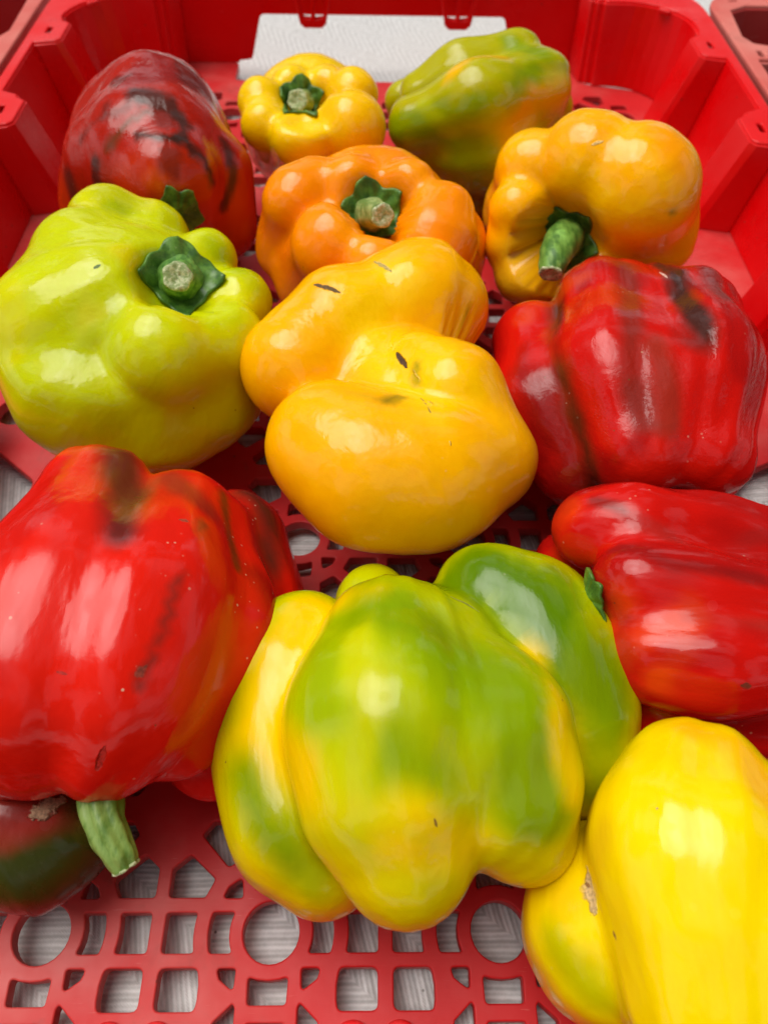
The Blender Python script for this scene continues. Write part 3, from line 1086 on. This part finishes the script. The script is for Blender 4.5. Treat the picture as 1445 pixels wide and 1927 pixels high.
# 5 -- orange, stem up
p = Pepper('bell_pepper', [
    [(560, 382, 68, 68), (560, 470, 40, 80)],
    [(598, 350, 72, 52), (620, 440, 50, 60)],
    [(662, 342, 76, 50), (680, 420, 50, 60)],
    [(772, 352, 76, 52), (760, 430, 50, 60)],
    [(832, 402, 72, 60), (825, 470, 40, 90)],
    [(815, 455, 66, 85), (805, 520, 36, 100)],
    [(625, 462, 68, 80), (625, 520, 36, 110)],
    [(705, 500, 68, 60), (700, 560, 36, 90)]],
    [(700, 460, 42, 170), (700, 500, 34, 185)], k=.0045, kin=.018, lump=.0008, seed=5, axis=((700, 400, 80), (700, 500, 5)), rib=.6, centre=(700, 450, 44), pit=(700, 398, 70, .7))
p.base(ORANGE)
p.paint([(640, 320), (700, 470), (790, 330)], 70, (.95, .33, .002), .6)
p.paint([(500, 420), (560, 520)], 60, (.9, .16, .002), .5)
p.build('deep orange bell pepper with upright cut stem, behind the amber one', specks=.06)
p.calyx(700, 400, (712, 330, 110), 56, corners=5, seed=5, spike=.22)
p.stem([(698, 404, -1, 34), (702, 402, 3, 27), (712, 403, 7, 22), (720, 405, 9, 21)], ribs=5, mat=M_STEM_PALE, rel=True)

# 2 -- small golden, stem up, back
p = Pepper('bell_pepper', [
    [(548, 160, 66, 36), (560, 230, 30, 50)],
    [(616, 158, 66, 34), (610, 230, 30, 50)],
    [(664, 176, 66, 46), (650, 260, 30, 60)],
    [(492, 192, 64, 44), (520, 270, 25, 55)],
    [(500, 236, 60, 46), (540, 300, 20, 60)],
    [(566, 258, 64, 56), (580, 320, 20, 70)],
    [(660, 240, 64, 66), (640, 310, 20, 75)]],
    [(588, 232, 38, 116), (592, 275, 24, 108)], k=.005, kin=.02, lump=.0007, seed=2, axis=((568, 188, 70), (590, 290, 5)), rib=.5, centre=(585, 230, 40), pit=(568, 190, 46, .7))
p.base(YEL)
p.mottle(30, .1, AMBER, .5)
p.build('small golden bell pepper with knobbly shoulders, in front of the window in the back wall', specks=.05)
p.calyx(568, 187, (572, 110, 120), 40, corners=5, seed=8, spike=.3)
p.stem([(566, 192, -1, 24), (563, 190, 2, 20), (560, 188, 4, 18)], ribs=5, mat=M_STEM_PALE, rel=True)

# 3 -- streaked, lying, back right
p = Pepper('bell_pepper', [
    [(790, 178, 56, 40), (870, 140, 66, 44), (968, 112, 70, 54)],
    [(778, 232, 54, 50), (900, 190, 68, 58), (1012, 160, 64, 66)],
    [(812, 262, 40, 58), (905, 262, 44, 88), (1000, 212, 44, 78)],
    [(762, 190, 40, 38), (860, 160, 40, 50)],
    [(880, 350, 18, 52), (940, 280, 28, 70)]],
    [(850, 240, 36, 80), (960, 200, 40, 90)], k=.005, kin=.016, lump=.0009, seed=3, axis=((750, 230, 40), (1050, 150, 60)))
p.base((.42, .40, .0))
p.paint([(740, 240), (880, 200), (1000, 130)], 42, GREEN, .8)
p.paint([(800, 260), (880, 290), (900, 380)], 60, GREEN, .75)
p.paint([(960, 85), (1020, 100)], 34, GREEN, .75)
p.paint([(1010, 180), (1070, 180), (960, 240)], 52, (.88, .36, .0), .7, soft=1)
p.paint([(850, 130), (930, 100)], 34, AMBER, .7)
p.paint([(790, 200), (850, 250)], 24, LIME, .5)
p.build('green and orange streaked bell pepper lying against the back wall', specks=.05)

# 4 -- golden orange with green stem towards the viewer, back right
p = Pepper('bell_pepper', [
    [(1005, 325, 68, 72), (985, 400, 40, 80)],
    [(1110, 305, 78, 92), (1110, 400, 46, 110)],
    [(1200, 350, 74, 112), (1190, 430, 40, 110)],
    [(1232, 440, 46, 78)],
    [(975, 400, 60, 58), (1000, 450, 36, 70)],
    [(966, 460, 48, 56)],
    [(990, 520, 38, 60), (1100, 520, 30, 90)]],
    [(1110, 400, 40, 150), (1130, 440, 32, 150)], k=.004, kin=.02, lump=.001, seed=41, axis=((1060, 455, 60), (1230, 330, 45)), centre=(1115, 400, 42), pit=(1060, 455, 74, .6))
p.base(AMBER)
p.paint([(1060, 350), (1150, 400), (1220, 450)], 70, YEL, .65)
p.paint([(1250, 260), (1310, 380)], 60, (.93, .26, .002), .6)
p.paint([(1120, 230), (1040, 260)], 50, (.95, .3, .002), .4)
p.paint([(960, 500), (980, 560)], 60, (.75, .45, .01), .6)
p.paint([(1268, 398)], 15, (.3, .25, .01), .85, warp=.3)
p.build('golden orange bell pepper with thick green stem, near the right wall', specks=.08,
        marks=[(1110, 275, 1135, 262, 4, (.9, .6, .2), .6, .5, -.0003)])
p.calyx(1060, 452, (1045, 475, 110), 60, corners=6, seed=11, spike=.22)
p.stem([(1070, 450, -2, 38), (1062, 450, 5, 35), (1052, 464, 9, 33), (1042, 490, 10, 28), (1036, 514, 8, 21)], ribs=4, wob=.06, rel=True)

# 1 -- mottled red and black, top left
p = Pepper('bell_pepper', [
    [(300, 222, 66, 112), (300, 300, 60, 140)],
    [(212, 300, 58, 84), (200, 380, 34, 82)],
    [(320, 330, 66, 92), (345, 410, 34, 92)],
    [(410, 320, 56, 66), (420, 430, 30, 64)],
    [(165, 340, 30, 50), (180, 400, 24, 50)]],
    [(290, 290, 46, 150), (300, 360, 34, 140)], k=.006, kin=.02, lump=.0014, seed=1, axis=((320, 420, 20), (300, 180, 80)), lump_scale=40)
p.base((.40, .014, .005))
p.grad((300, 240), (320, 400), (.62, .05, .002), .8)
p.paint([(300, 110), (250, 150), (370, 160)], 60, (.24, .014, .014), .7)
p.paint([(150, 260), (200, 210), (260, 190)], 14, DARK, .5, warp=.9)
p.paint([(250, 180), (320, 190), (350, 230), (330, 270)], 26, DARK, .85, warp=1.0, soft=.6)
p.paint([(262, 250), (300, 262), (350, 268), (385, 300), (400, 340)], 20, DARK, .9, warp=.9, soft=.6)
p.paint([(180, 300), (185, 345), (215, 370)], 24, DARK, .85, warp=.9, soft=.6)
p.paint([(205, 270), (225, 230), (280, 210)], 18, BROWN, .8, warp=1.0)
p.paint([(430, 270), (440, 330), (420, 380)], 22, DARK, .85, warp=.9, soft=.6)
p.paint([(130, 330), (150, 400)], 30, DARK, .8)  # shade on the left lobe, put into the skin colour
p.paint([(290, 340), (340, 380)], 30, (.70, .09, .002), .6)
p.mottle(60, .22, DARK, .5, seed=3, width=.2)
p.build('dark mottled red and blackish bell pepper, wrinkled, in the back left corner', wrinkle=.14, specks=.1, rough=.13)
p.calyx(334, 402, (360, 380, 95), 46, corners=6, seed=21)

# 8 -- red with dark stripes, right
p = Pepper('bell_pepper', [
    [(1002, 640, 46, 74), (1032, 760, 46, 80), (1085, 875, 38, 76)],
    [(1130, 572, 58, 86), (1150, 700, 62, 94), (1195, 840, 54, 98)],
    [(1215, 600, 60, 90), (1240, 720, 62, 90), (1215, 830, 54, 90)],
    [(1296, 600, 56, 94), (1308, 700, 60, 98), (1328, 850, 52, 86)],
    [(1150, 590, 40, 90), (1310, 600, 36, 70)]],
    [(1180, 660, 40, 165), (1220, 780, 36, 160)], k=.004, kin=.02, lump=.0011, seed=8, axis=((1170, 540, 45), (1230, 900, 45)), rib=1.6)
p.base(RED)
p.mottle(60, .1, DRED, .55, seed=2)
p.paint([(1170, 500), (1190, 620), (1190, 740), (1210, 800)], 40, (.20, .018, .010), .85)
p.paint([(1265, 500), (1290, 560), (1310, 640)], 42, DARK, .95, warp=.7)
p.paint([(1320, 500), (1370, 560)], 30, (.12, .02, .015), .7)
p.paint([(1240, 660), (1250, 800)], 44, (.26, .03, .015), .7)
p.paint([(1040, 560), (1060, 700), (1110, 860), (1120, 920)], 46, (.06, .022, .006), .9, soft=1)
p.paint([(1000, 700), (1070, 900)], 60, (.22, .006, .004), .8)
p.paint([(980, 600), (1020, 560), (1100, 520)], 30, ORED, .5)
p.paint([(1250, 880), (1180, 900), (1340, 900)], 60, BRED, .8)
p.build('red bell pepper with brown and black streaks standing against the right wall', specks=.3, wrinkle=.12,
        marks=[(1240, 512, 1255, 520, 4, (.8, .5, .4), .5, .5, 0)])

# 9 -- red, lying on its side, right edge
p = Pepper('bell_pepper', [
    [(1108, 1000, 56, 66), (1190, 1000, 60, 62), (1330, 1012, 54, 56), (1500, 1030, 50, 72)],
    [(1190, 1102, 64, 76), (1290, 1125, 62, 66), (1520, 1140, 62, 66)],
    [(1220, 1232, 56, 86), (1340, 1240, 58, 80), (1520, 1240, 56, 90)],
    [(1058, 1052, 36, 54), (1140, 1050, 34, 60)],
    [(1235, 1318, 32, 100), (1520, 1345, 32, 108)]],
    [(1245, 1150, 38, 110), (1360, 1150, 38, 130), (1520, 1170, 38, 140)], k=.0055, kin=.018, lump=.001, seed=9, axis=((1100, 1130, 45), (1500, 1160, 50)), rib=1.4)
p.base(RED)
p.paint([(1060, 960), (1060, 1100), (1160, 1140)], 60, (.74, .05, .004), .7)
p.paint([(1180, 1220), (1300, 1160), (1240, 1280)], 50, (.78, .07, .003), .5)
p.paint([(1125, 945), (1180, 960)], 22, DARK, .6, warp=.9)
p.paint([(1200, 975), (1330, 1030), (1440, 1010)], 30, (.35, .02, .015), .65)
p.paint([(1290, 1160), (1440, 1180)], 26, (.4, .03, .02), .6)
p.paint([(1150, 1040), (1280, 1075), (1440, 1090)], 26, (.20, .010, .008), .8)
p.paint([(1200, 1330), (1440, 1360)], 50, DRED, .6)  # underside shade painted as darker red
p.mottle(60, .1, DRED, .5, seed=5)
p.build('red bell pepper lying on its side, stem end left, at the right edge', specks=.25,
        marks=[(1400, 1292, 1410, 1294, 10, (.2, .03, .01), .7, .5, 0), (1152, 1132, 1157, 1132, 5, (.15, .02, .01), .5, .5, 0)])
p.calyx(1108, 1128, (1040, 1140, 66), 52, corners=5, seed=17)

# 10 -- big red, stem down, left
p = Pepper('bell_pepper', [
    [(-10, 1090, 44, 105), (-70, 1250, 48, 140), (-50, 1400, 42, 90)],
    [(185, 940, 58, 104), (125, 1120, 68, 104), (80, 1280, 64, 106), (52, 1396, 50, 80)],
    [(345, 970, 56, 88), (300, 1130, 66, 88), (240, 1290, 62, 92), (196, 1398, 52, 80)],
    [(400, 1000, 48, 78), (400, 1200, 50, 80), (332, 1386, 44, 80)],
    [(448, 1010, 30, 90), (442, 1180, 28, 96), (404, 1404, 26, 100)]],
    [(230, 1090, 36, 165), (190, 1280, 36, 155)], k=.004, kin=.035, lump=.0010, seed=10, axis=((300, 900, 45), (190, 1450, 45)), rib=1.3)
p.base(BRED)
p.mottle(55, .15, (.50, .006, .004), .5, seed=4)
p.paint([(215, 850), (240, 930), (225, 1000)], 66, (.10, .014, .010), .95, wscale=25)
p.paint([(320, 900), (390, 960)], 44, (.24, .022, .012), .75)
p.paint([(420, 930), (440, 1060)], 20, BROWN, .8)
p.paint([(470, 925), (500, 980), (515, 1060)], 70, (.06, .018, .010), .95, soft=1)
p.paint([(370, 980), (320, 1100), (290, 1200), (255, 1290)], 20, (.20, .02, .012), .8, warp=1.0)
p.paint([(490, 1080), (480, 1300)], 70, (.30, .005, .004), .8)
p.build('big glossy red bell pepper with a dark shoulder and pale curved stem, lower left', specks=.9, rough=.16,
        marks=[(200, 1412, 186, 1445, 9, (.55, .02, .01), .5, .4, .0012), (340, 975, 352, 985, 8, (.4, .06, .03), .7, .6, 0),
               (265, 1250, 258, 1282, 14, (.3, .05, .03), .8, .35, 0), (110, 1272, 120, 1274, 4, (.5, .02, .01), .5, .4, 0)])
p.stem([(190, 1440, 44, 42), (188, 1500, 48, 40), (198, 1555, 48, 35), (222, 1602, 46, 30), (236, 1632, 44, 24)], ribs=7, mat=M_STEM_FRESH, wob=.22)

# 11 -- dark red-green, mostly hidden, bottom left
p = Pepper('bell_pepper', [
    [(-90, 1545, 30, 118), (30, 1562, 27, 106), (96, 1580, 24, 102)],
    [(-60, 1480, 16, 100), (30, 1520, 16, 90)]],
    [(-40, 1545, 26, 108), (50, 1562, 22, 100)], k=.01, kin=.02, lump=.0008, seed=11)
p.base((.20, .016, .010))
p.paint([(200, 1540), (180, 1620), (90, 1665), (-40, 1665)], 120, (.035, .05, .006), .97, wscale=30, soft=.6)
p.paint([(80, 1540), (20, 1590)], 50, (.36, .03, .02), .5)
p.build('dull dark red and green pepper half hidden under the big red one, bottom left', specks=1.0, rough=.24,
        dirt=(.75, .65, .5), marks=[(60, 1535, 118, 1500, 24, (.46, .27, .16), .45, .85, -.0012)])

# 13 -- yellow, bottom right corner
p = Pepper('bell_pepper', [
    [(1312, 1478, 58, 116), (1300, 1590, 60, 146), (1330, 1740, 58, 122), (1345, 1910, 52, 150)],
    [(1455, 1590, 60, 140), (1500, 1750, 62, 140), (1500, 1900, 56, 140)],
    [(1122, 1648, 38, 84), (1128, 1740, 38, 92), (1152, 1812, 36, 84)],
    [(1222, 1430, 34, 52)]],
    [(1370, 1600, 42, 150), (1390, 1760, 40, 165)], k=.004, kin=.022, lump=.0009, seed=13, axis=((1310, 1400, 45), (1340, 1900, 45)))
p.base((.88, .64, .0))
p.paint([(1300, 1380), (1400, 1420), (1440, 1500)], 60, AMBER, .7)
p.paint([(1120, 1580), (1080, 1680)], 60, (.75, .45, .005), .6)
p.paint([(1050, 1780), (1120, 1870)], 85, (.33, .40, .0), .7, soft=1, wscale=25)
p.paint([(1220, 1560), (1260, 1700)], 80, LEMON, .45)
p.build('bright yellow bell pepper with a tan scar, cut off by the bottom right corner', specks=.08,
        marks=[(1106, 1642, 1116, 1712, 22, (.72, .5, .22), .5, .6, -.0004), (1104, 1660, 1108, 1668, 5, (.35, .18, .06), .4, .7, 0),
               (1152, 1748, 1158, 1768, 5, (.4, .18, .03), .4, .6, 0), (1239, 1526, 1240, 1528, 6, (.7, .5, .3), .5, .6, .0002)])

# 14 -- dark green, in the neighbour crate
p = Pepper('bell_pepper', [
    [(1500, 130, 36, 60), (1490, 180, 30, 55)], [(1530, 180, 34, 60)]],
    [(1510, 165, 32, 66)], level=5, k=.006, seed=14)
p.base((.02, .045, .006))
p.mottle(20, .0, DGREEN, .7)
p.build('dark green bell pepper in the faded crate, cut off by the right edge', specks=.05)
